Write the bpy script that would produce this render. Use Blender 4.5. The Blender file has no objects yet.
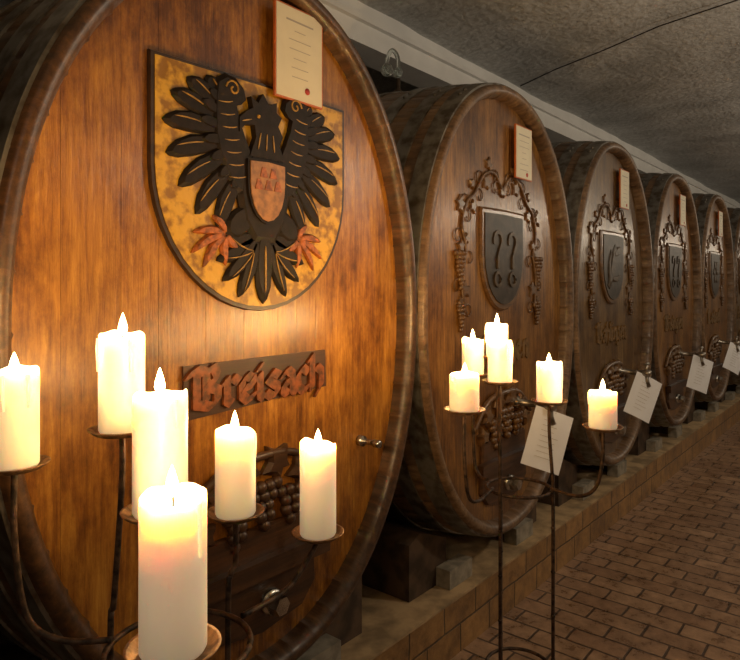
import bpy, bmesh, math, random
from mathutils import Vector, Matrix
random.seed(7)
sc = bpy.context.scene
sc.view_settings.view_transform = 'Standard'
TH = math.radians(39.6)

# ------------------------------------------------------------------ materials
def new_mat(name):
    m = bpy.data.materials.new(name); m.use_nodes = True
    nt = m.node_tree; b = nt.nodes['Principled BSDF']
    return m, nt, b
def N(nt, t, **kw):
    n = nt.nodes.new(t)
    for k, v in kw.items(): setattr(n, k, v)
    return n
def ramp(nt, stops):
    r = N(nt, 'ShaderNodeValToRGB'); e = r.color_ramp.elements
    while len(e) < len(stops): e.new(0.5)
    for i, (p, c) in enumerate(stops):
        e[i].position = p; e[i].color = (c[0], c[1], c[2], 1)
    return r
def mixc(nt, mode, fac, a, b):
    m = N(nt, 'ShaderNodeMix', data_type='RGBA', blend_type=mode)
    for sock, v in ((m.inputs[0], fac), (m.inputs[6], a), (m.inputs[7], b)):
        if hasattr(v, 'links'): nt.links.new(v, sock)
        else: sock.default_value = v if not isinstance(v, tuple) else (*v, 1)
    return m.outputs[2]

def wood(name, dark, mid, light, axis='z', rough=0.35, coat=0.3, stain=0.5, bump=0.25, tonef=.75):
    m, nt, b = new_mat(name); L = nt.links
    tc = N(nt, 'ShaderNodeTexCoord'); oi = N(nt, 'ShaderNodeObjectInfo')
    add = N(nt, 'ShaderNodeVectorMath', operation='MULTIPLY_ADD')
    add.inputs[1].default_value = (1, 1, 1)
    mul = N(nt, 'ShaderNodeMath', operation='MULTIPLY'); mul.inputs[1].default_value = 37.0
    L.new(oi.outputs['Random'], mul.inputs[0])
    at = N(nt, 'ShaderNodeAttribute', attribute_name='tone')
    m2 = N(nt, 'ShaderNodeMath', operation='MULTIPLY_ADD'); m2.inputs[1].default_value = 11.0
    L.new(at.outputs['Fac'], m2.inputs[0]); L.new(mul.outputs[0], m2.inputs[2])
    L.new(tc.outputs['Object'], add.inputs[0]); L.new(m2.outputs[0], add.inputs[2])
    mp = N(nt, 'ShaderNodeMapping')
    s = {'z': (80, 80, 5.5), 'y': (40, 2.0, 40), 'x': (2.0, 40, 40)}[axis]
    mp.inputs['Scale'].default_value = s
    L.new(add.outputs[0], mp.inputs[0])
    n1 = N(nt, 'ShaderNodeTexNoise'); n1.inputs['Scale'].default_value = 1.0
    n1.inputs['Detail'].default_value = 8; n1.inputs['Roughness'].default_value = .72
    L.new(mp.outputs[0], n1.inputs[0])
    r = ramp(nt, [(0.32, dark), (0.5, mid), (0.68, light)])
    L.new(n1.outputs[0], r.inputs[0])
    tr = ramp(nt, [(0, (.62, .58, .55)), (1, (1.15, 1.1, 1.0))]); L.new(at.outputs['Fac'], tr.inputs[0])
    c1 = mixc(nt, 'MULTIPLY', tonef, r.outputs[0], tr.outputs[0])
    n2 = N(nt, 'ShaderNodeTexNoise'); n2.inputs['Scale'].default_value = 3.2; n2.inputs['Detail'].default_value = 10; n2.inputs['Roughness'].default_value = .76
    mp2 = N(nt, 'ShaderNodeMapping'); mp2.inputs['Scale'].default_value = (1.7, 1, .75)
    ad2 = N(nt, 'ShaderNodeVectorMath', operation='ADD')
    L.new(tc.outputs['Object'], ad2.inputs[0]); L.new(mul.outputs[0], ad2.inputs[1])
    L.new(ad2.outputs[0], mp2.inputs[0]); L.new(mp2.outputs[0], n2.inputs[0])
    sr = ramp(nt, [(0.38, (.24, .15, .10)), (0.49, (.68, .58, .48)), (0.60, (1.08, 1.06, 1.0))]); L.new(n2.outputs[0], sr.inputs[0])
    c2 = mixc(nt, 'MULTIPLY', stain, c1, sr.outputs[0])
    L.new(c2, b.inputs['Base Color'])
    rr = N(nt, 'ShaderNodeMapRange'); rr.inputs[3].default_value = rough - .08; rr.inputs[4].default_value = rough + .2
    L.new(n2.outputs[0], rr.inputs[0]); L.new(rr.outputs[0], b.inputs['Roughness'])
    b.inputs['Coat Weight'].default_value = coat; b.inputs['Coat Roughness'].default_value = .22
    bp = N(nt, 'ShaderNodeBump'); bp.inputs['Strength'].default_value = bump; bp.inputs['Distance'].default_value = .003
    L.new(n1.outputs[0], bp.inputs['Height']); L.new(bp.outputs[0], b.inputs['Normal'])
    L.new(bp.outputs[0], b.inputs['Coat Normal'])
    return m

def simple(name, col, rough=.5, metal=0, noise=0.0, nscale=30, col2=None, bump=0.0, coat=0, lo=.38, hi=.6, spec=.5):
    m, nt, b = new_mat(name); L = nt.links
    b.inputs['Roughness'].default_value = rough; b.inputs['Metallic'].default_value = metal
    b.inputs['Coat Weight'].default_value = coat; b.inputs['Specular IOR Level'].default_value = spec
    tc = N(nt, 'ShaderNodeTexCoord'); n = N(nt, 'ShaderNodeTexNoise')
    n.inputs['Scale'].default_value = nscale; n.inputs['Detail'].default_value = 6
    L.new(tc.outputs['Object'], n.inputs[0])
    if col2 is None: col2 = tuple(c * (1 - noise) for c in col)
    r = ramp(nt, [(lo, col2), (hi, col)]); L.new(n.outputs[0], r.inputs[0])
    L.new(r.outputs[0], b.inputs['Base Color'])
    if bump:
        bp = N(nt, 'ShaderNodeBump'); bp.inputs['Strength'].default_value = bump; bp.inputs['Distance'].default_value = .004
        L.new(n.outputs[0], bp.inputs['Height']); L.new(bp.outputs[0], b.inputs['Normal'])
    return m

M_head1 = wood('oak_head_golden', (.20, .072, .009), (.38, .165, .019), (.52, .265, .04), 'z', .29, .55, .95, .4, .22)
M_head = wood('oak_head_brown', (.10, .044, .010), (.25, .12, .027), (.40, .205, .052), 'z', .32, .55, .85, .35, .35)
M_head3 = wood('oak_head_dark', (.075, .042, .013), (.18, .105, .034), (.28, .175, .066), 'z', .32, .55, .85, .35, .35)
M_body = wood('oak_staves', (.08, .048, .026), (.19, .12, .065), (.30, .20, .12), 'y', .45, .2, .6)
M_body1 = wood('oak_staves_reddish', (.035, .017, .008), (.095, .047, .018), (.18, .092, .036), 'y', .38, .3, .6)
M_carve = wood('carved_oak', (.07, .034, .010), (.18, .090, .027), (.30, .16, .048), 'x', .32, .55, .3)
M_carved = wood('carved_oak_dark', (.03, .014, .007), (.08, .036, .014), (.15, .07, .026), 'x', .38, .3, .3)
M_door = wood('door_oak', (.035, .015, .005), (.10, .042, .012), (.17, .07, .02), 'x', .4, .25, .4)
M_plaque = wood('plaque_oak', (.028, .010, .004), (.07, .024, .008), (.12, .042, .012), 'x', .45, .2, .4)
M_letter = simple('letter_red_brown', (.24, .065, .015), .42, noise=.7, nscale=45, bump=.3)
M_letter2 = simple('letter_brown', (.20, .11, .035), .42, noise=.5, nscale=40)
M_hoop = simple('hoop_iron', (.25, .24, .215), .42, .7, col2=(.10, .08, .06), nscale=18, bump=.2)
M_gold = simple('shield_gold', (.62, .35, .030), .42, noise=0, nscale=30, col2=(.27, .125, .010), bump=.5, lo=.40, hi=.56)
M_gold2 = simple('gold_vein', (.46, .25, .03), .45, noise=.5, nscale=50)
M_black = simple('eagle_black', (.018, .011, .007), .55, noise=.4, nscale=40, bump=.25, spec=.25)
M_dkshield = simple('shield_dark', (.048, .034, .022), .42, noise=.5, nscale=20, bump=.3, spec=.35)
M_charge = simple('shield_charge', (.085, .058, .034), .42, noise=.5, nscale=30, bump=.3, spec=.35)
M_red = simple('claw_red', (.46, .13, .025), .5, noise=.6, nscale=60)
M_edge = simple('shield_edge_brown', (.05, .024, .010), .4, noise=.5, nscale=30)
M_chest = simple('chest_orange', (.42, .18, .035), .45, noise=.45, nscale=40)
M_rust = simple('rusty_iron', (.12, .075, .05), .6, .6, col2=(.03, .022, .018), nscale=60, bump=.5)
M_plate = simple('rusty_plate', (.34, .20, .10), .5, .6, col2=(.12, .065, .035), nscale=70, bump=.4)
M_steel = simple('steel', (.62, .6, .55), .25, 1.0, noise=.3)
M_brass = simple('tap_metal', (.40, .36, .3), .3, .9, noise=.5)
M_paper = simple('paper', (.88, .90, .93), .7, noise=.04, nscale=8)
M_cream = simple('certificate_paper', (.80, .75, .58), .6, noise=.08, nscale=8)
M_frame = simple('frame_orange', (.60, .15, .03), .4, noise=.2)
M_ink = simple('ink', (.42, .38, .33), .7)
M_seal = simple('seal_red', (.5, .05, .03), .5)
M_timber = simple('timber_block', (.10, .06, .034), .7, noise=.6, nscale=14, bump=.4)
M_stone = simple('stone_wedge', (.34, .30, .23), .8, noise=.4, nscale=20, bump=.4)
M_wick = simple('wick', (.01, .008, .006), .9)
M_white = simple('beam_white', (.88, .89, .88), .6, noise=.08, nscale=5, bump=.1)
M_dark = simple('dark_gap', (.012, .008, .005), .8)

def ceiling_mat(name, c1, c2):
    m, nt, b = new_mat(name); L = nt.links
    tc = N(nt, 'ShaderNodeTexCoord')
    n = N(nt, 'ShaderNodeTexNoise'); n.inputs['Scale'].default_value = 2.2; n.inputs['Detail'].default_value = 8
    n2 = N(nt, 'ShaderNodeTexNoise'); n2.inputs['Scale'].default_value = 26; n2.inputs['Detail'].default_value = 6
    L.new(tc.outputs['Object'], n.inputs[0]); L.new(tc.outputs['Object'], n2.inputs[0])
    r = ramp(nt, [(.32, c2), (.62, c1)]); L.new(n.outputs[0], r.inputs[0])
    r2 = ramp(nt, [(.35, (.72, .72, .72)), (.6, (1, 1, 1))]); L.new(n2.outputs[0], r2.inputs[0])
    L.new(mixc(nt, 'MULTIPLY', .8, r.outputs[0], r2.outputs[0]), b.inputs['Base Color'])
    b.inputs['Roughness'].default_value = .85
    ad = N(nt, 'ShaderNodeMath', operation='MULTIPLY_ADD'); ad.inputs[1].default_value = 3.0
    L.new(n.outputs[0], ad.inputs[0]); L.new(n2.outputs[0], ad.inputs[2])
    bp = N(nt, 'ShaderNodeBump'); bp.inputs['Strength'].default_value = .7; bp.inputs['Distance'].default_value = .018
    L.new(ad.outputs[0], bp.inputs['Height']); L.new(bp.outputs[0], b.inputs['Normal'])
    return m
M_ceil = ceiling_mat('rough_plaster_ceiling', (.62, .64, .65), (.42, .435, .44))
M_wall = ceiling_mat('rough_plaster_wall', (.34, .31, .27), (.2, .18, .15))

def brick_mat(name, c1, c2, mortar, bw, bh, msize, rot=0, rough=.35, axis='xy'):
    m, nt, b = new_mat(name); L = nt.links
    tc = N(nt, 'ShaderNodeTexCoord')
    sx = N(nt, 'ShaderNodeSeparateXYZ'); cx = N(nt, 'ShaderNodeCombineXYZ')
    L.new(tc.outputs['Object'], sx.inputs[0])
    a, bb = {'xy': (0, 1), 'yx': (1, 0), 'xz': (0, 2)}[axis]
    L.new(sx.outputs[a], cx.inputs[0]); L.new(sx.outputs[bb], cx.inputs[1])
    br = N(nt, 'ShaderNodeTexBrick')
    br.inputs['Color1'].default_value = (*c1, 1); br.inputs['Color2'].default_value = (*c2, 1)
    br.inputs['Mortar'].default_value = (*mortar, 1); br.inputs['Scale'].default_value = 1
    br.inputs['Brick Width'].default_value = bw; br.inputs['Row Height'].default_value = bh
    br.inputs['Mortar Size'].default_value = msize; br.inputs['Mortar Smooth'].default_value = .3
    nd = N(nt, 'ShaderNodeTexNoise'); nd.inputs['Scale'].default_value = 9
    L.new(tc.outputs['Object'], nd.inputs[0])
    va = N(nt, 'ShaderNodeVectorMath', operation='MULTIPLY_ADD'); va.inputs[1].default_value = (.012, .012, 0)
    L.new(nd.outputs['Color'], va.inputs[0]); L.new(cx.outputs[0], va.inputs[2])
    L.new(va.outputs[0], br.inputs['Vector'])
    n = N(nt, 'ShaderNodeTexNoise'); n.inputs['Scale'].default_value = 11; n.inputs['Detail'].default_value = 8; n.inputs['Roughness'].default_value = .7
    L.new(tc.outputs['Object'], n.inputs[0])
    r = ramp(nt, [(.34, (.42, .38, .35)), (.62, (1.15, 1.15, 1.15))]); L.new(n.outputs[0], r.inputs[0])
    L.new(mixc(nt, 'MULTIPLY', .9, br.outputs['Color'], r.outputs[0]), b.inputs['Base Color'])
    rr = N(nt, 'ShaderNodeMapRange'); rr.inputs[3].default_value = rough - .14; rr.inputs[4].default_value = rough + .28
    L.new(n.outputs[0], rr.inputs[0]); L.new(rr.outputs[0], b.inputs['Roughness'])
    h = N(nt, 'ShaderNodeMath', operation='MULTIPLY_ADD'); h.inputs[1].default_value = -1.0
    L.new(br.outputs['Fac'], h.inputs[0])
    hh = N(nt, 'ShaderNodeMath', operation='MULTIPLY'); hh.inputs[1].default_value = .5
    L.new(n.outputs[0], hh.inputs[0]); L.new(hh.outputs[0], h.inputs[2])
    bp = N(nt, 'ShaderNodeBump'); bp.inputs['Strength'].default_value = .7; bp.inputs['Distance'].default_value = .006
    L.new(h.outputs[0], bp.inputs['Height']); L.new(bp.outputs[0], b.inputs['Normal'])
    return m
M_floor = brick_mat('brick_floor', (.40, .25, .15), (.28, .165, .098), (.085, .055, .038), .24, .115, .006, axis='yx', rough=.24)
M_curb = brick_mat('curb_tiles', (.40, .225, .085), (.30, .165, .06), (.10, .065, .035), .24, .123, .005, axis='xz', rough=.42)
M_curbtop = simple('curb_concrete', (.50, .35, .19), .6, noise=.5, nscale=10, bump=.4)

def wax_mat():
    m, nt, b = new_mat('candle_wax'); L = nt.links
    b.inputs['Base Color'].default_value = (.93, .86, .73, 1)
    b.inputs['Roughness'].default_value = .38
    b.inputs['Subsurface Weight'].default_value = .85
    b.inputs['Subsurface Radius'].default_value = (1.0, .6, .3)
    b.inputs['Subsurface Scale'].default_value = .035
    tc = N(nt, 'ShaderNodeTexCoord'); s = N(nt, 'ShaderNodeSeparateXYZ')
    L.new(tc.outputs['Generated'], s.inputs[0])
    r = ramp(nt, [(0, (.22, .22, .22)), (.5, (.36, .36, .36)), (.8, (.55, .55, .55)), (1, (.85, .85, .85))])  # painted glow, stronger towards the top, standing for flame light through the wax
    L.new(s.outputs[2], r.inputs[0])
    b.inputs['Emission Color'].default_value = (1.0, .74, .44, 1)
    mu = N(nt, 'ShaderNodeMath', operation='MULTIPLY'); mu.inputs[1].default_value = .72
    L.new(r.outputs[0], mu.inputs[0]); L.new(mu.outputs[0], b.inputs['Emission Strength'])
    return m
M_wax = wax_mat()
def flame_mat():
    m = bpy.data.materials.new('flame'); m.use_nodes = True; nt = m.node_tree; nt.nodes.clear()
    o = N(nt, 'ShaderNodeOutputMaterial'); e = N(nt, 'ShaderNodeEmission'); t = N(nt, 'ShaderNodeBsdfTransparent'); a = N(nt, 'ShaderNodeAddShader')
    tc = N(nt, 'ShaderNodeTexCoord'); s = N(nt, 'ShaderNodeSeparateXYZ'); nt.links.new(tc.outputs['Generated'], s.inputs[0])
    r = ramp(nt, [(0, (1, .35, .08)), (.3, (1, .75, .35)), (1, (1, .66, .24))]); nt.links.new(s.outputs[2], r.inputs[0])
    nt.links.new(r.outputs[0], e.inputs[0]); e.inputs[1].default_value = 12
    nt.links.new(e.outputs[0], a.inputs[0]); nt.links.new(t.outputs[0], a.inputs[1]); nt.links.new(a.outputs[0], o.inputs[0])
    return m
M_flame = flame_mat()
def emis(name, col, s):
    m, nt, b = new_mat(name); b.inputs['Emission Color'].default_value = (*col, 1); b.inputs['Emission Strength'].default_value = s
    b.inputs['Base Color'].default_value = (.8, .8, .8, 1); return m
M_lampglass = emis('lamp_glass', (1, .85, .62), 4)
def glass_mat():
    m, nt, b = new_mat('clear_glass'); b.inputs['Transmission Weight'].default_value = .9
    b.inputs['Roughness'].default_value = .08; b.inputs['Base Color'].default_value = (.85, .92, .92, 1); return m
M_glass = glass_mat()

# ------------------------------------------------------------------ mesh utils
def obj_from_bm(name, bm, mats, parent=None, loc=(0, 0, 0), smooth=False):
    bmesh.ops.recalc_face_normals(bm, faces=bm.faces)
    me = bpy.data.meshes.new(name); bm.to_mesh(me); bm.free()
    for m in (mats if isinstance(mats, (list, tuple)) else [mats]): me.materials.append(m)
    if smooth:
        for p in me.polygons: p.use_smooth = True
    o = bpy.data.objects.new(name, me); sc.collection.objects.link(o)
    o.location = loc
    if parent: o.parent = parent
    return o
def empty(name, loc, rz=0):
    e = bpy.data.objects.new(name, None); sc.collection.objects.link(e); e.location = loc
    e.rotation_euler = (0, 0, rz); e.empty_display_size = .1; return e
def add_box(bm, x0, x1, y0, y1, z0, z1, mi=0):
    v = [bm.verts.new(p) for p in ((x0, y0, z0), (x1, y0, z0), (x1, y1, z0), (x0, y1, z0), (x0, y0, z1), (x1, y0, z1), (x1, y1, z1), (x0, y1, z1))]
    for f in ((0, 3, 2, 1), (4, 5, 6, 7), (0, 1, 5, 4), (1, 2, 6, 5), (2, 3, 7, 6), (3, 0, 4, 7)):
        fc = bm.faces.new([v[i] for i in f]); fc.material_index = mi
def add_poly(bm, pts, yb, yf, mi=0, bev=0.0):
    """extruded polygon in XZ plane, back at yb, front (toward aisle) at yf"""
    cx = sum(p[0] for p in pts) / len(pts); cz = sum(p[1] for p in pts) / len(pts)
    A = [bm.verts.new((p[0], yb, p[1])) for p in pts]
    if bev:
        ym = yb + (yf - yb) * .5
        Bm = [bm.verts.new((p[0], ym, p[1])) for p in pts]
        F = [bm.verts.new((p[0] + (cx - p[0]) * bev, yf, p[1] + (cz - p[1]) * bev)) for p in pts]
        layers = [A, Bm, F]
    else:
        F = [bm.verts.new((p[0], yf, p[1])) for p in pts]; layers = [A, F]
    n = len(pts)
    for a, b in zip(layers, layers[1:]):
        for i in range(n):
            f = bm.faces.new((a[i], a[(i + 1) % n], b[(i + 1) % n], b[i])); f.material_index = mi
    f = bm.faces.new(F); f.material_index = mi
def hull(pts):
    pts = sorted(set(pts))
    def cr(o, a, b): return (a[0]-o[0])*(b[1]-o[1])-(a[1]-o[1])*(b[0]-o[0])
    lo = []
    for p in pts:
        while len(lo) > 1 and cr(lo[-2], lo[-1], p) <= 1e-12: lo.pop()
        lo.append(p)
    up = []
    for p in reversed(pts):
        while len(up) > 1 and cr(up[-2], up[-1], p) <= 1e-12: up.pop()
        up.append(p)
    return lo[:-1] + up[:-1]
SC = [0]
def stroke(bm, pl, w, yb, yf, mi=0, nib=True):
    n = len(pl)
    for i in range(n - 1):
        pts = []
        for k in (i, i + 1):
            x, z = pl[k]
            if nib: offs = [(-w, -w), (-w*.74, -w*1.10), (w, w), (w*.74, w*1.10), (-w*1.10, -w*.74), (w*1.10, w*.74)]
            else: offs = [(w * math.cos(t), w * math.sin(t)) for t in [j * math.pi / 4 for j in range(8)]]
            pts += [(round(x + a, 6), round(z + b, 6)) for a, b in offs]
        SC[0] += 1
        add_poly(bm, hull(pts), yb, yf - .00025 * (SC[0] % 11), mi)
def lens(bm, p0, p1, w, yb, yf, mi=0, bev=.25, bend=0.0):
    d = Vector((p1[0]-p0[0], p1[1]-p0[1])); L = d.length; d.normalize(); nn = Vector((-d.y, d.x))
    prof = [(0, .45), (.25, .85), (.55, 1), (.8, .82), (.94, .42)]
    def pt(t, s): 
        q = Vector(p0) + d * L * t + nn * (s * w + bend * L * t * t)
        return (q.x, q.y)
    pts = [pt(t, s) for t, s in prof] + [pt(1, 0)] + [pt(t, -s) for t, s in reversed(prof)]
    add_poly(bm, pts, yb, yf, mi, bev)
def add_sphere(bm, c, r, mi=0, seg=10, sy=1):
    mt = Matrix.Translation(c) @ Matrix.Diagonal((1, sy, 1, 1))
    g = bmesh.ops.create_uvsphere(bm, u_segments=seg, v_segments=max(6, seg * 2 // 3), radius=r, matrix=mt)
    for v in g['verts']:
        for f in v.link_faces: f.material_index = mi; f.smooth = True
def add_tube(bm, pts, r, mi=0, seg=8, r2=None):
    pts = [Vector(p) for p in pts]; n = len(pts); rings = []
    up = Vector((0, 0, 1)); 
    t0 = (pts[1] - pts[0]).normalized()
    a = t0.cross(up)
    if a.length < .1: a = t0.cross(Vector((1, 0, 0)))
    a.normalize()
    for i, p in enumerate(pts):
        t = (pts[min(i + 1, n - 1)] - pts[max(i - 1, 0)]).normalized()
        a = (a - t * a.dot(t)).normalized(); b = t.cross(a)
        rr = r if r2 is None else r + (r2 - r) * i / (n - 1)
        rings.append([bm.verts.new(p + (a * math.cos(k * 2 * math.pi / seg) + b * math.sin(k * 2 * math.pi / seg)) * rr) for k in range(seg)])
    for A, B in zip(rings, rings[1:]):
        for k in range(seg):
            f = bm.faces.new((A[k], A[(k + 1) % seg], B[(k + 1) % seg], B[k])); f.smooth = True; f.material_index = mi
    for R in (rings[0], rings[-1]):
        f = bm.faces.new(R); f.material_index = mi
def smooth_path(P, n=8):
    P = [Vector(p) for p in P]; out = []
    m = len(P)
    for i in range(m - 1):
        p0 = P[max(i - 1, 0)]; p1 = P[i]; p2 = P[i + 1]; p3 = P[min(i + 2, m - 1)]
        for k in range(n):
            t = k / n
            out.append(.5 * ((2*p1) + (-p0+p2)*t + (2*p0-5*p1+4*p2-p3)*t*t + (-p0+3*p1-3*p2+p3)*t**3))
    out.append(P[-1]); return out
def add_lathe(bm, prof, c=(0, 0, 0), seg=28, mi=0, rim=None, axis='z'):
    rings = []
    for j, (r, z) in enumerate(prof):
        ring = []
        for k in range(seg):
            a = 2 * math.pi * k / seg
            dz = rim(a, j) if rim else 0
            if axis == 'z': p = (c[0] + r * math.cos(a), c[1] + r * math.sin(a), c[2] + z + dz)
            else: p = (c[0] + r * math.cos(a), c[1] + z, c[2] + r * math.sin(a))
            ring.append(bm.verts.new(p))
        rings.append(ring)
    for A, B in zip(rings, rings[1:]):
        for k in range(seg):
            f = bm.faces.new((A[k], A[(k + 1) % seg], B[(k + 1) % seg], B[k])); f.smooth = True; f.material_index = mi
    for R in (rings[0], rings[-1]):
        f = bm.faces.new(R); f.material_index = mi

# ------------------------------------------------------------------ room
def box_obj(name, x0, x1, y0, y1, z0, z1, mat):
    bm = bmesh.new(); add_box(bm, x0, x1, y0, y1, z0, z1); return obj_from_bm(name, bm, mat)
XE = 17.0
box_obj('floor', -2.5, XE, -3.2, 2.4, -.1, 0, M_floor)
bm = bmesh.new()
nx, ny = 160, 46
vs = [[None] * (ny + 1) for _ in range(nx + 1)]
from mathutils import noise as mn
for i in range(nx + 1):
    for j in range(ny + 1):
        x = -2.5 + (XE + 2.5) * i / nx; y = -3.2 + 5.6 * j / ny
        z = 3.0 + .03 * mn.noise(Vector((x * .9, y * .9, 0))) + .010 * mn.noise(Vector((x * 4, y * 4, 3)))
        vs[i][j] = bm.verts.new((x, y, z))
for i in range(nx):
    for j in range(ny):
        bm.faces.new((vs[i][j], vs[i + 1][j], vs[i + 1][j + 1], vs[i][j + 1]))
ceil = obj_from_bm('ceiling', bm, M_ceil, smooth=True)
box_obj('wall_back', -2.5, XE, 2.4, 2.5, 0, 3.05, M_wall)
box_obj('wall_front', -2.5, XE, -3.3, -3.2, 0, 3.05, M_wall)
box_obj('wall_left', -2.6, -2.5, -3.3, 2.5, 0, 3.05, M_wall)
box_obj('wall_right', XE, XE + .1, -3.3, 2.5, 0, 3.05, M_wall)
bm = bmesh.new()
add_box(bm, -2.49, XE - .01, .84, 1.04, 2.79, 3.03)
add_box(bm, -2.49, XE - .01, .81, .84, 2.90, 2.93)
obj_from_bm('trim_1', bm, M_white)       # white painted ceiling beam
bm = bmesh.new()
add_box(bm, -2.49, XE - .01, .05, 2.39, 0, .235, 0)
add_box(bm, -2.49, XE - .01, .035, 2.39, .235, .245, 1)
obj_from_bm('curb', bm, [M_curb, M_curbtop])
bm = bmesh.new()
add_tube(bm, [(3.74, -.75, 2.985), (3.84, -.3, 2.985), (4.02, .1, 2.985), (4.15, .45, 2.985), (4.33, .80, 2.985)], .004)
obj_from_bm('ceiling_cable', bm, M_dark)

# ------------------------------------------------------------------ casks
A0, B0 = .71, 1.0
EX = 2.12
def ell(t, off, a=A0, b=B0):
    c, s = math.cos(t), math.sin(t)
    return ((a + off) * math.copysign(abs(c) ** (2 / EX), c), (b + off) * math.copysign(abs(s) ** (2 / EX), s))
DEP = 1.8
def bulge(y): return .075 * (1 - ((y - DEP / 2) / (DEP / 2)) ** 2)

GL = {
 'B': (.86, [[(.05, 1.42), (.05, .12), (.42, -.02), (.62, .2), (.62, .62), (.3, .84)], [(-.18, 1.3), (.05, 1.5), (.3, 1.38), (.5, 1.55), (.6, 1.3), (.56, 1.0), (.3, .84)], [(.3, 1.3), (.3, .2)]]),
 'I': (.6, [[(-.1, 1.35), (.2, 1.5), (.2, .1), (-.05, 0)], [(.2, 1.45), (.42, 1.55)], [(.2, .1), (.4, .05)]]),
 'A': (.9, [[(0, 0), (.12, 1.2), (.35, 1.5), (.55, 1.3), (.55, .1), (.7, 0)], [(.08, .7), (.55, .75)]]),
 'L': (.75, [[(0, 1.5), (.05, .1), (.3, 0), (.55, .15)], [(-.1, 1.4), (.35, 1.55)]]),
 'r': (.48, [[(-.08, .82), (.03, .97), (.03, .1), (.14, -.02)], [(.05, .75), (.22, 1.0), (.36, .85)]]),
 'e': (.52, [[(.06, .5), (.34, .64), (.32, .88), (.17, 1.02), (0, .8), (0, .2), (.16, -.02), (.38, .16)]]),
 'i': (.28, [[(-.08, .82), (.03, .97), (.03, .1), (.14, -.02)], [(.0, 1.28), (.06, 1.36)]]),
 's': (.5, [[(.36, .88), (.17, 1.02), (0, .75), (.33, .38), (.33, .14), (.13, -.02), (-.04, .14)]]),
 'a': (.56, [[(.02, .84), (.2, 1.02), (.34, .85), (.34, .12), (.46, -.02)], [(.34, .58), (.05, .42), (.02, .14), (.14, -.02), (.34, .16)]]),
 'c': (.5, [[(.36, .84), (.17, 1.02), (0, .8), (0, .2), (.16, -.02), (.38, .16)]]),
 'h': (.56, [[(-.08, 1.4), (0, 1.52), (0, .03)], [(0, .75), (.2, 1.0), (.34, .8), (.34, .1), (.2, -.25)]]),
 'n': (.56, [[(-.08, .82), (.03, .97), (.03, .03)], [(.03, .78), (.22, 1.0), (.34, .82), (.34, .1), (.45, -.02)]]),
 'g': (.56, [[(.34, .9), (.15, 1.02), (0, .8), (0, .2), (.14, .03), (.34, .2)], [(.34, 1.0), (.34, -.25), (.15, -.42), (-.03, -.3)]]),
 'l': (.28, [[(0, 1.5), (.02, .1), (.14, -.02)]]),
}
def text_mesh(bm, s, x0, x1, z0, h, yb, yf, mi=0, wk=1.3):
    tot = sum(GL[c][0] for c in s) - .1
    k = (x1 - x0) / tot; x = 0; kz = h / 1.5
    for c in s:
        w, sts = GL[c]
        for st in sts:
            stroke(bm, [(x0 + (x + p[0]) * k, z0 + p[1] * kz) for p in st], .062 * k * wk, yb, yf, mi)
        x += w
def leaf(bm, cx, cz, r, rot, yb, yf, mi=0):
    pts = []
    rad = [1, .55, .9, .5, .72, .3, .72, .5, .9, .55]
    for i, q in enumerate(rad):
        a = rot + 2 * math.pi * i / len(rad)
        pts.append((cx + r * q * math.cos(a), cz + r * q * math.sin(a)))
    add_poly(bm, pts, yb, yf, mi, .3)
def grapes(bm, cx, cz, w, h, y, r, mi=0):
    rows = int(h / (r * 1.5))
    for j in range(rows):
        ww = w * (1 - j / rows) ** .7; n = max(1, int(ww / (r * 1.7)))
        for i in range(n):
            x = cx + (i - (n - 1) / 2) * r * 1.75 + random.uniform(-.2, .2) * r
            add_sphere(bm, (x, y - random.uniform(0, r * .7), cz - j * r * 1.5), r, mi, 10)
def shield_pts(cx, zt, hw, h, n=14, flat=.45):
    P = [(cx - hw, zt), (cx - hw * 1.0, zt - h * flat)]
    arc = []
    for i in range(1, n):
        a = math.pi + math.pi * i / n
        arc.append((cx + hw * math.cos(a), zt - h * flat + (h * (1 - flat)) * math.sin(a)))
    return P + arc + [(cx + hw, zt - h * flat), (cx + hw, zt)] + [(cx + hw * .5, zt + .002), (cx, zt + .004), (cx - hw * .5, zt + .002)]

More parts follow.
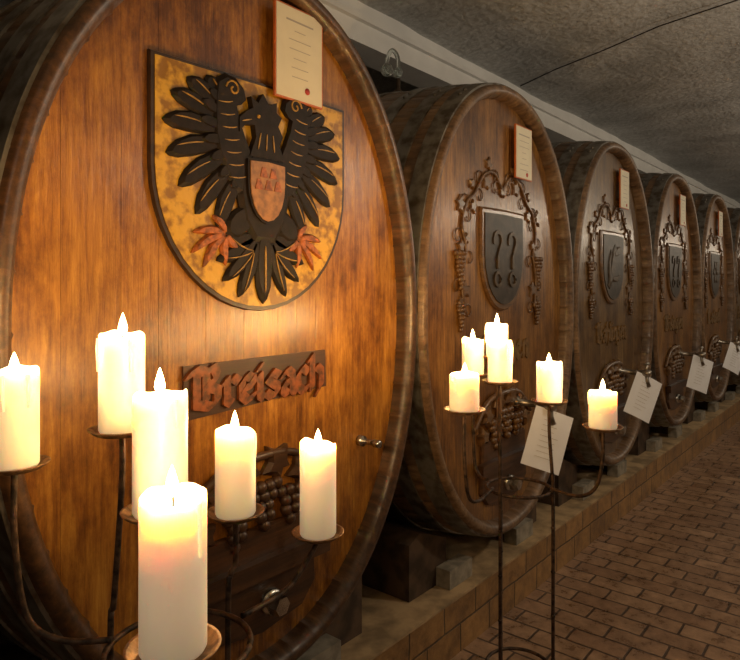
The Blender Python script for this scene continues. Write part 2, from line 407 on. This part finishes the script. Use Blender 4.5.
HY = .062
def make_cask(idx, X):
    root = empty('wine_cask', (X, 0, 1.405))
    rnd = random.Random(100 + idx)
    bm = bmesh.new(); tone = bm.loops.layers.float_color.new('tone')
    NS = 52; angs = []
    for s in range(NS):
        for f, g in ((0, 1), (.05, 0), (.35, 0), (.65, 0), (.95, 0)):
            angs.append((2 * math.pi * (s + f) / NS, g, s))
    prof = [(.085, -.052), (.035, -.05), (.014, -.042), (.002, -.030), (0, -.012), (.008, -.002)]
    for i in range(1, 14): 
        y = .01 + (DEP - .02) * i / 13; prof.append((y, bulge(y)))
    prof += [(DEP, -.01), (DEP, -.045), (DEP - .06, -.05)]
    rings = []
    for (y, off) in prof:
        ring = []
        for a, g, s in angs:
            q = ell(a, off - (.004 if y > .02 else .0006) * g)
            ring.append(bm.verts.new((q[0], y, q[1])))
        rings.append(ring)
    st = [rnd.random() for _ in range(NS)]
    n = len(angs)
    for A, B in zip(rings, rings[1:]):
        for k in range(n):
            f = bm.faces.new((A[k], A[(k + 1) % n], B[(k + 1) % n], B[k]))
            t = st[angs[k][2]]
            for l in f.loops: l[tone] = (t, t, t, 1)
            f.smooth = True
    obj_from_bm('staves', bm, M_body1 if idx == 1 else M_body, root)
    bm = bmesh.new()
    for y0, y1 in ((.025, .10), (.15, .215), (.30, .37), (.52, .59), (1.21, 1.28), (1.43, 1.5), (1.585, 1.65), (1.7, 1.765)):
        pr = [(y0, bulge(y0) - .006), (y0, bulge(y0) + .006), (y1, bulge(y1) + .006), (y1, bulge(y1) - .006)]
        R = [[bm.verts.new((ell(2*math.pi*k/120, o)[0], y, ell(2*math.pi*k/120, o)[1])) for k in range(120)] for y, o in pr]
        for A, B in zip(R, R[1:]):
            for k in range(120): bm.faces.new((A[k], A[(k+1) % 120], B[(k+1) % 120], B[k]))
        for t in (2.0, 2.06):
            q = ell(t, bulge((y0+y1)/2) + .006); add_sphere(bm, (q[0], (y0+y1)/2, q[1]), .009, 0, 8)
    obj_from_bm('iron_hoops', bm, M_hoop, root)
    for side, nm in ((0, 'head_boards'), (1, 'head_boards_rear')):
        bm = bmesh.new(); tone = bm.loops.layers.float_color.new('tone')
        a, b = A0 - .048, B0 - .048
        xs = [-a]; 
        while xs[-1] < a - .05: xs.append(min(a, xs[-1] + rnd.uniform(.075, .15)))
        xs[-1] = a
        y0, y1 = (HY, HY + .03) if side == 0 else (DEP - .05, DEP - .08)
        def zz(x): return b * max(0, 1 - abs(x / a) ** EX) ** (1 / EX)
        for x0, x1 in zip(xs, xs[1:]):
            x0 += .0003; x1 -= .0003; t = rnd.random()
            px = [x0 + (x1 - x0) * i / 5 for i in range(6)]
            pts = [(x, zz(x)) for x in px] + [(x, -zz(x) - .0001) for x in reversed(px)]
            nf = len(bm.faces)
            add_poly(bm, pts, y1, y0)
            bm.faces.ensure_lookup_table()
            for f in bm.faces[nf:]:
                for l in f.loops: l[tone] = (t, t, t, 1)
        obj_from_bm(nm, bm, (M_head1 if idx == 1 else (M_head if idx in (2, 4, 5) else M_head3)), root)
    bm = bmesh.new()
    add_poly(bm, [ell(2*math.pi*k/64, -.045) for k in range(64)], .10, .088)
    obj_from_bm('gap_shade_disc', bm, M_dark, root)  # near-black disc added behind the boards to put shade into their gaps
    F = HY
    bm = bmesh.new(); cu, cw = (.14, .785) if idx == 1 else (.165, .735)
    if idx > 1: hw_, hh_ = .085, .125
    else: hw_, hh_ = .098, .138
    yy = F - .025
    add_box(bm, cu-hw_, cu+hw_, yy-.008, yy, cw-hh_, cw+hh_, 0)
    add_box(bm, cu-hw_+.005, cu+hw_-.005, yy-.0095, yy-.007, cw-hh_+.005, cw+hh_-.005, 1)
    add_box(bm, cu-.02, cu+.02, yy-.001, F+.002, cw+.05, cw+.09, 0)
    r2 = random.Random(idx)
    for k in range(7):
        zl = cw + hh_ - .045 - k * .027; ln = r2.uniform(.018, .05) if k else .055
        add_box(bm, cu - ln, cu + ln, yy - .0102, yy - .009, zl, zl + (.005 if k == 0 else .0018), 2)
    add_lathe(bm, [(.001, -.0108), (.010, -.0108), (.010, -.009)], (cu + .03, yy, cw - .1), 14, 3, axis='y')
    obj_from_bm('framed_certificate', bm, [M_frame, M_cream, M_ink, M_seal], root)
    if idx == 1:
        cx, zt, hw, h = .010, .675, .352, .645
        bm = bmesh.new()
        outer = shield_pts(cx, zt, hw, h, 22, .42); inner = shield_pts(cx, zt - .011, hw - .013, h - .024, 22, .42)
        add_poly(bm, outer, F, F - .013, 0, .008)
        add_poly(bm, inner, F - .01, F - .015, 1)
        obj_from_bm('coat_of_arms_shield', bm, [M_edge, M_gold], root)
        bm = bmesh.new(); zc = zt - .325; yb = F - .013; K = 1.09
        def P(x, z): return (cx + x * K, zc + z * K)
        for s in (-1, 1):
            bases = [(.125, .215), (.14, .205), (.145, .18), (.14, .15), (.13, .12), (.115, .095), (.10, .07), (.08, .05)]
            tips = [(.165, .282), (.22, .27), (.265, .235), (.292, .172), (.290, .098), (.265, .025), (.225, -.04), (.165, -.075)]
            for q, (b_, t_) in enumerate(zip(bases, tips)):
                lens(bm, P(s*b_[0], b_[1]), P(s*t_[0], t_[1]), .0275, yb, yb - .012 - .0015 * (q % 2), 0, .22, bend=-.16 * s)
                mid = (b_[0] + (t_[0]-b_[0]) * .35, b_[1] + (t_[1]-b_[1]) * .35); e = (b_[0] + (t_[0]-b_[0]) * .85, b_[1] + (t_[1]-b_[1]) * .85)
                lens(bm, P(s*mid[0], mid[1]), P(s*e[0], e[1]), .0018, yb, yb - .0150, 1, .1, bend=-.13 * s)
                m3 = (b_[0] + (t_[0]-b_[0]) * .42, b_[1] + (t_[1]-b_[1]) * .42 + .016)
                lens(bm, P(s*(b_[0]-.01), b_[1]+.008), P(s*m3[0], m3[1]), .016, yb, yb - .0175, 0, .25, bend=-.1*s)
            wing = [(.035, .08), (.065, .14), (.086, .19), (.094, .222), (.078, .228), (.062, .245), (.068, .268), (.092, .288), (.125, .292), (.152, .275), (.158, .24), (.160, .19), (.158, .14), (.145, .09), (.12, .04), (.09, .0), (.045, -.02)]
            add_poly(bm, [P(s*x, z) for x, z in wing], yb, yb - .019, 0, .10)
            for k in range(7):
                zz_ = .225 - k * .030
                lens(bm, P(s*(.106-.007*k), zz_), P(s*(.148-.006*k), zz_ - .018), .0018, yb, yb - .0205, 1, .1, bend=.25*s)
            tl = []
            for j in range(16):
                a_ = j * .5; rr_ = .024 * (1 - j / 18)
                tl.append((cx + s*(.115 + rr_*math.cos(a_)), yb - .019, zc + .28 + rr_*math.sin(a_)))
            add_tube(bm, tl, .003, 1, 5)
            lens(bm, P(s*.03, -.03), P(s*.12, -.105), .038, yb, yb - .017, 0, .25)
            for dx, dz in ((.085, .028), (.105, -.015), (.085, -.055), (.025, -.07), (.02, .05), (-.02, -.045)):
                lens(bm, P(s*.12, -.10), P(s*(.12+dx), -.10+dz), .0125, yb, yb - .014, 2, .3, bend=-.35*s)
            for (tx, tz, bd) in ((.165, -.15, .35), (.165, -.195, .25), (.135, -.235, .2), (.085, -.262, .1)):
                lens(bm, P(s*.015, -.10), P(s*tx*.75, tz), .023, yb, yb - .012 - .002*(tz < -.2), 0, .25, bend=bd*s)
                lens(bm, P(s*.035, -.14), P(s*tx*.68, tz+.015), .0018, yb, yb - .0165, 1, .1, bend=bd*s)
        lens(bm, P(0, -.06), P(0, -.275), .032, yb, yb - .016, 0, .25)
        lens(bm, P(0, -.12), P(0, -.25), .003, yb, yb - .0185, 1, .1)
        body = [(-.05, .12), (.05, .12), (.08, .07), (.088, .0), (.07, -.07), (.035, -.12), (-.035, -.12), (-.07, -.07), (-.088, 0), (-.08, .07)]
        add_poly(bm, [P(*p) for p in body], yb, yb - .020, 0, .15)
        neck = [(-.055, .10), (-.035, .15), (-.04, .18), (-.07, .176), (-.088, .155), (-.088, .19), (-.066, .210), (-.045, .222), (-.052, .25), (-.028, .238), (-.012, .265), (.008, .24), (.035, .252), (.034, .225), (.052, .215), (.04, .19), (.056, .165), (.045, .14), (.06, .10)]
        add_poly(bm, [P(*p) for p in neck], yb, yb - .022)
        add_sphere(bm, (cx - .030, yb - .021, zc + .222), .006, 1, 8)
        lens(bm, P(-.05, .192), P(-.082, .182), .002, yb, yb - .0245, 1, .1)
        for k in range(3): lens(bm, P(-.02 + .02*k, .165), P(-.03 + .028*k, .118), .0018, yb, yb - .0245, 1, .1)
        add_poly(bm, shield_pts(cx, zc + .100, .070, .175, 10, .35), yb, yb - .026, 0)
        add_poly(bm, shield_pts(cx, zc + .094, .063, .162, 10, .35), yb, yb - .029, 3)
        for x_, z_ in ((-.032, .03), (0, .03), (.032, .03), (-.016, .062), (.016, .062)):
            add_poly(bm, [P(x_-.014, z_-.014), P(x_+.014, z_-.014), P(x_+.006, z_+.014), P(x_-.006, z_+.014)], yb - .02, yb - .031, 2, .1)
        obj_from_bm('heraldic_eagle', bm, [M_black, M_gold2, M_red, M_chest], root)
        bm = bmesh.new(); 
        add_poly(bm, [(-.245, -.105), (.275, -.10), (.28, -.215), (-.24, -.245)], F, F - .008, 0)
        text_mesh(bm, 'Breisach', -.215, .262, -.215, .098, F - .007, F - .016, 1, 1.55)
        obj_from_bm('carved_name_board', bm, [M_plaque, M_letter], root)
    else:
        cx = 0.0
        bm = bmesh.new()
        add_poly(bm, shield_pts(cx, .45, .205, .46), F, F - .016, 0, .04)
        add_poly(bm, shield_pts(cx, .425, .180, .405), F - .012, F - .020, 1)
        if idx % 2 == 0:      # two curled hooks over rings
            for q in (-1, 1):
                x_ = cx + q*.07
                tl = [(x_ + .036*math.cos(a_), .31 + .036*math.sin(a_)) for a_ in [math.pi*1.1 - j*.45 for j in range(9)]] + [(x_, .235), (x_, .19)]
                stroke(bm, tl, .009, F - .018, F - .025, 2, False)
                ring_ = [(x_ + .03*math.cos(j*.524), .135 + .03*math.sin(j*.524)) for j in range(13)]
                stroke(bm, ring_, .007, F - .018, F - .025, 2, False)
        elif idx % 4 == 3:    # lion-like scrolls
            lens(bm, (cx-.10, .10), (cx+.07, .34), .045, F-.018, F-.028, 2, .25, .18)
            lens(bm, (cx-.02, .30), (cx+.12, .36), .028, F-.018, F-.030, 2, .25, -.1)
            lens(bm, (cx-.06, .16), (cx+.10, .12), .02, F-.018, F-.029, 2, .25, .3)
            lens(bm, (cx-.09, .14), (cx-.13, .32), .014, F-.018, F-.027, 2, .25, -.4)
        else:                 # flower
            for k in range(6):
                a_ = k * math.pi / 3
                lens(bm, (cx + .02*math.cos(a_), .25 + .02*math.sin(a_)), (cx + .12*math.cos(a_), .25 + .12*math.sin(a_)), .03, F - .018, F - .027, 2)
            add_sphere(bm, (cx, F - .022, .25), .03, 2, 12, .5)
        obj_from_bm('carved_shield', bm, [M_carve, M_dkshield, M_charge], root)
        bm = bmesh.new()
        for s in (-1, 1):
            base = [(cx, .54), (cx+s*.08, .61), (cx+s*.17, .59), (cx+s*.25, .50), (cx+s*.31, .46), (cx+s*.35, .36), (cx+s*.32, .26), (cx+s*.35, .12), (cx+s*.33, .0)]
            path = smooth_path([(p[0], F - .006, p[1]) for p in base], 6)
            add_tube(bm, path, .007, 0, 6)
            for k, q in enumerate(path[2::5]):
                sgn = 1 if k % 2 else -1
                leaf(bm, q.x + sgn*.03*s, q.z + .028*sgn, .030 + .010*(k % 3), k*1.3, F, F - .011, 0)
                tl = []
                for j in range(14):
                    a_ = j * .5; rr_ = .042 * (1 - j / 16)
                    tl.append((q.x - sgn*s*.035 + rr_*math.cos(a_)*sgn*s, F - .005, q.z - .02 + rr_*math.sin(a_)))
                add_tube(bm, tl, .003, 0, 5)
            grapes(bm, cx + s*.37, .24, .085, .18, F - .005, .012, 0)
            grapes(bm, cx + s*.36, .02, .07, .12, F - .005, .011, 0)
        obj_from_bm('carved_vine', bm, M_carve, root)
        bm = bmesh.new()
        nm = {2: 'Ihringen', 3: 'Bahlingen', 4: 'Bisingen'}.get(idx, 'Leisel' if idx % 2 else 'Archen')
        text_mesh(bm, nm, -.25, .27, -.235, .11, F, F - .007, 0, 1.4)
        obj_from_bm('carved_name', bm, M_letter2, root)
    bm = bmesh.new()
    zc = -.50
    door = [(-.19, zc - .08), (.21, zc - .08), (.225, -.80), (.17, -.86), (.01, -.885), (-.15, -.86), (-.205, -.80)]
    add_poly(bm, door, F, F - .018, 0, .03)
    add_box(bm, -.24, .26, F - .045, F - .015, -.72, -.665, 1)
    obj_from_bm('hatch_door', bm, [M_door, M_carved], root)
    bm = bmesh.new()
    MC = M_carved if idx == 1 else M_carve
    grapes(bm, -.085, zc + .0, .12, .16, F - .012, .0185, 0)
    grapes(bm, .01, zc + .035, .13, .16, F - .016, .0185, 0)
    grapes(bm, .115, zc - .0, .11, .12, F - .012, .0185, 0)
    for k, (x, z, r) in enumerate(((-.16, zc + .03, .06), (-.05, zc + .08, .065), (.07, zc + .085, .07), (.17, zc + .05, .065), (.22, zc - .02, .05), (-.19, zc-.05, .05))):
        leaf(bm, x, z, r, k * 1.1, F, F - .03, 0)
    add_tube(bm, smooth_path([(-.26, F - .01, zc - .02), (-.15, F - .015, zc + .09), (0, F - .02, zc + .12), (.15, F - .015, zc + .1), (.28, F - .01, zc)], 6), .012, 0, 6)
    obj_from_bm('carved_grapes', bm, MC, root)
    bm = bmesh.new()
    hexa = [(.035 + .03*math.cos(k*math.pi/3), -.80 + .03*math.sin(k*math.pi/3)) for k in range(6)]
    add_lathe(bm, [(.036, F), (.036, F - .035), (.02, F - .037)], (.035, 0, -.80), 20, 0, axis='y')
    add_poly(bm, hexa, F - .03, F - .075, 0, .12)
    if idx == 1:
        tx, tz = .45, -.42
        add_lathe(bm, [(.018, F), (.018, F - .02), (.009, F - .022), (.009, F - .065), (.013, F - .067), (.013, F - .09), (.006, F - .092)], (tx, 0, tz), 16, 0, axis='y')
    obj_from_bm('steel_fittings', bm, M_steel, root)
    if idx != 1:
        bm = bmesh.new(); tx, tz = .14, -.445
        add_lathe(bm, [(.03, F), (.03, F - .02), (.016, F - .025), (.016, F - .15), (.022, F - .155), (.022, F - .2), (.008, F - .205)], (tx, 0, tz), 16, 0, axis='y')
        add_tube(bm, [(tx, F - .175, tz), (tx, F - .178, tz - .05), (tx, F - .19, tz - .085)], .013, 0, 10)
        add_tube(bm, [(tx, F - .175, tz), (tx, F - .175, tz + .055)], .008, 0, 8)
        add_tube(bm, [(tx - .04, F - .175, tz + .058), (tx + .04, F - .175, tz + .058)], .009, 0, 8)
        obj_from_bm('tap', bm, M_brass, root)
        bm = bmesh.new(); 
        W, Hh = .20, .27; cols = 8; grid = []
        for i in range(cols + 1):
            u = -W/2 + W * i / cols; grid.append([bm.verts.new((u, -.012 * math.cos(u / W * 3) , z)) for z in (0, -Hh/2, -Hh)])
        for i in range(cols):
            for j in range(2):
                f = bm.faces.new((grid[i][j], grid[i+1][j], grid[i+1][j+1], grid[i][j+1])); f.smooth = True
        for k in range(8):
            ln = random.uniform(.03, .05)
            add_box(bm, -.05, -.05 + 2*ln, -.0135, -.0125, -.05 - k*.024, -.0485 - k*.024, 1)
        add_tube(bm, [(0, -.012, -.01), (0, -.005, .03)], .0015, 1, 5)
        o = obj_from_bm('tasting_sheet', bm, [M_paper, M_ink], root, (tx + .03, F - .185, tz - .03))
        o.rotation_euler = (math.radians(-6), math.radians(20 if idx % 2 == 0 else 26), math.radians(-38))
    bm = bmesh.new()
    for s in (-1, 1):
        for y0, y1 in ((.16, .46), (1.34, 1.64)):
            pts = [(s*.31, -1.159), (s*.58, -1.159), (s*.58, -.935), (s*.50, -.905), (s*.31, -.98)]
            if s < 0: pts = pts[::-1]
            A = [bm.verts.new((p[0], y0, p[1])) for p in pts]; Bv = [bm.verts.new((p[0], y1, p[1])) for p in pts]
            bm.faces.new(A); bm.faces.new(Bv)
            for k in range(5): bm.faces.new((A[k], A[(k+1) % 5], Bv[(k+1) % 5], Bv[k]))
        add_box(bm, s*.30 - .09, s*.30 + .09, .09, .158, -1.159, -1.08, 1)
    obj_from_bm('cradle_blocks', bm, [M_timber, M_stone], root)
    if idx == 2:
        bm = bmesh.new(); cx, cy, z0 = -.045, .62, 1.06
        add_lathe(bm, [(.03, 0), (.03, .03), (.018, .04), (.012, .05), (.012, .1)], (cx, cy, z0), 16, 0)
        add_tube(bm, smooth_path([(cx, cy, z0 + .09), (cx, cy, z0 + .2), (cx - .05, cy, z0 + .23), (cx - .09, cy, z0 + .17), (cx - .09, cy, z0 + .10)], 6), .011, 1, 10)
        add_sphere(bm, (cx - .09, cy, z0 + .12), .032, 1, 14)
        add_sphere(bm, (cx, cy, z0 + .13), .026, 1, 14)
        obj_from_bm('fermentation_lock', bm, [M_timber, M_glass], root)
    return root
for i in range(0, 10):
    make_cask(i, 1.194 + 1.451 * (i - 1))

# ------------------------------------------------------------------ candelabra & candles
RZ = TH - math.pi / 2
def to_world(base, x, y, z):
    c, s = math.cos(RZ), math.sin(RZ)
    return (base[0] + x * c - y * s, base[1] + x * s + y * c, z)
def make_candle(loc, r, h, seed):
    rn = random.Random(seed); ph = [rn.uniform(0, 6.28) for _ in range(3)]
    root = empty('pillar_candle', loc)
    bm = bmesh.new()
    amp = rn.uniform(.0015, .004)
    def rim(a, j):
        if j < 5: return 0
        k = {5: .4, 6: 1, 7: 1, 8: .8, 9: .2}.get(j, 0)
        return k * amp * (math.sin(a + ph[0]) + .6 * math.sin(2 * a + ph[1]) + .5 * math.sin(5 * a + ph[2]))
    prof = [(r*.94, 0), (r, .004), (r, h*.3), (r*.995, h*.6), (r, h*.85), (r*1.0, h - .008), (r*.985, h - .002), (r*.93, h), (r*.82, h - .006), (r*.6, h - .014), (r*.2, h - .016), (r*.02, h - .016)]
    add_lathe(bm, prof, seg=40, rim=rim)
    for k in range(rn.randint(1, 3)):
        a = rn.uniform(0, 6.28); L = rn.uniform(.015, .05)
        add_tube(bm, [((r-.001)*math.cos(a), (r-.001)*math.sin(a), h - .006), ((r+.0005)*math.cos(a), (r+.0005)*math.sin(a), h - .02), (r*math.cos(a+.03), r*math.sin(a+.03), h - .02 - L)], .0035, 0, 8, .002)
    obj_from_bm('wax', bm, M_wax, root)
    bm = bmesh.new(); lean = rn.uniform(-.003, .003)
    add_tube(bm, [(0, 0, h - .017), (0, 0, h - .006), (lean, 0, h + .004)], .0014, 0, 6)
    obj_from_bm('wick', bm, M_wick, root)
    bm = bmesh.new(); fh = rn.uniform(.028, .036)
    add_lathe(bm, [(.0008, 0), (.0048, fh*.12), (.0068, fh*.3), (.0058, fh*.5), (.0034, fh*.75), (.0013, fh*.93), (.0002, fh)], (lean, 0, h - .003), 12)
    obj_from_bm('flame', bm, M_flame, root, smooth=True)
    l = bpy.data.lights.new('candle_light', 'POINT'); l.energy = 3.1; l.color = (1, .58, .22); l.shadow_soft_size = .008
    lo = bpy.data.objects.new('candle_light', l); sc.collection.objects.link(lo); lo.parent = root; lo.location = (lean, 0, h + .016)
    return root

def make_stand(base, ring_r, ring_z, posts, arms):
    root = empty('candelabrum', (base[0], base[1], 0), RZ)
    bm = bmesh.new()
    for (x, y, z, r, h) in posts:
        d = math.hypot(x, y); ux, uy = x / d, y / d; q = ring_r + .006
        add_tube(bm, smooth_path([(x, y, z - .004), (x, y, z - .08), (ux*q + (x-ux*q)*.3, uy*q + (y-uy*q)*.3, ring_z + .06), (ux*q, uy*q, ring_z), (ux*q, uy*q, .5), (ux*q, uy*q, .2), (ux*(q+.05), uy*(q+.05), .05), (ux*(q+.13), uy*(q+.13), .008)], 6), .0048, 0, 8)
        for k in range(5):
            add_lathe(bm, [(.0048, 0), (.0068, .004), (.0048, .008)], (ux*q, uy*q, ring_z - .1 - .12*k), 8)
    for zr in (ring_z, ring_z - .50):
        add_tube(bm, [(ring_r*math.cos(a*math.pi/20), ring_r*math.sin(a*math.pi/20), zr) for a in range(41)], .0048, 0, 8)
    for (x, y, z, r, h, att) in arms:
        ax, ay = att
        add_tube(bm, smooth_path([(ax, ay, ring_z + .01), (ax + (x-ax)*.55, ay + (y-ay)*.55, ring_z + .012), (ax + (x-ax)*.88, ay + (y-ay)*.88, ring_z + .05), (x, y, (ring_z + z) / 2 + .03), (x, y, z - .004)], 8), .0048, 0, 8)
    obj_from_bm('iron_frame', bm, M_rust, root)
    bm = bmesh.new()
    for t in list(posts) + list(arms):
        x, y, z, r, h = t[:5]
        R = r + .014
        add_lathe(bm, [(.001, -.004), (R*.8, -.003), (R, .004), (R + .001, .006), (R - .003, .0055), (R*.8, 0), (.002, 0)], (x, y, z), 30)
    obj_from_bm('drip_plates', bm, M_plate, root)
    for k, t in enumerate(list(posts) + list(arms)):
        x, y, z, r, h = t[:5]
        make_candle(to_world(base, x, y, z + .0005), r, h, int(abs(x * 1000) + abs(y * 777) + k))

ring = .105
make_stand((.554, -.518), ring, .965,
   posts=[(-.091, .015, 1.283, .0335, .147), (.060, .115, 1.122, .0335, .141), (.013, -.125, 1.208, .0345, .156)],
   arms=[(-.2425, -.005, 1.235, .0335, .144, (-.10, .0)), (.079, -.285, 1.121, .0345, .163, (.03, -.10)), (.189, .225, 1.046, .0335, .168, (.08, .07))])
make_stand((1.644, -.525), .089, .942,
   posts=[(-.066, -.07, 1.246, .0325, .111), (.075, -.04, 1.188, .0345, .107), (-.038, .11, 1.294, .0325, .100)],
   arms=[(-.110, .11, 1.242, .0325, .105, (-.08, .04)), (-.187, -.24, 1.202, .036, .090, (-.08, -.04)), (.174, -.17, 1.145, .0345, .094, (.08, -.04))])

# ------------------------------------------------------------------ unseen aisle lamps; pendant drop made up to throw light on the ceiling
def lamp(x, y, e, col=(1, .84, .64)):
    bm = bmesh.new()
    add_lathe(bm, [(.05, 0), (.05, -.03), (.01, -.035)], (0, 0, 0), 20, 0)
    add_tube(bm, [(0, 0, -.03), (0, 0, -.47)], .006, 0, 8)
    add_lathe(bm, [(.02, -.45), (.035, -.47), (.035, -.50)], (0, 0, 0), 20, 0)
    add_lathe(bm, [(.033, -.50), (.055, -.53), (.06, -.56), (.045, -.595), (.002, -.61)], (0, 0, 0), 24, 1)
    o = obj_from_bm('unseen_lamp', bm, [M_steel, M_lampglass], None, (x, y, 2.985))
    l = bpy.data.lights.new('lamp_light', 'POINT'); l.energy = e; l.color = col; l.shadow_soft_size = .06
    lo = bpy.data.objects.new('lamp_light', l); sc.collection.objects.link(lo); lo.parent = o; lo.location = (0, 0, -.69)
lamp(-.9, -1.7, 13)  # unseen lamp added to brighten the left sides of the near casks
lamp(3.1, -1.95, 40, (1, .83, .62))
for x, e in ((6.4, 34), (9.7, 24), (13.0, 15), (15.8, 10)): lamp(x, -1.95, e, (1, .83, .62))

w = bpy.data.worlds.new('world'); sc.world = w; w.use_nodes = True
w.node_tree.nodes['Background'].inputs[0].default_value = (.6, .7, .9, 1)
w.node_tree.nodes['Background'].inputs[1].default_value = .02

# ------------------------------------------------------------------ camera
cd = bpy.data.cameras.new('camera'); cam = bpy.data.objects.new('camera', cd); sc.collection.objects.link(cam)
cd.sensor_fit = 'HORIZONTAL'; cd.sensor_width = 36; cd.lens = 36 * 640 / 740
cd.shift_y = -42 / 740; cd.clip_start = .02
cam.location = (0, -1.346, 1.5)
cam.rotation_euler = (math.pi / 2, 0, TH - math.pi / 2)
sc.camera = cam
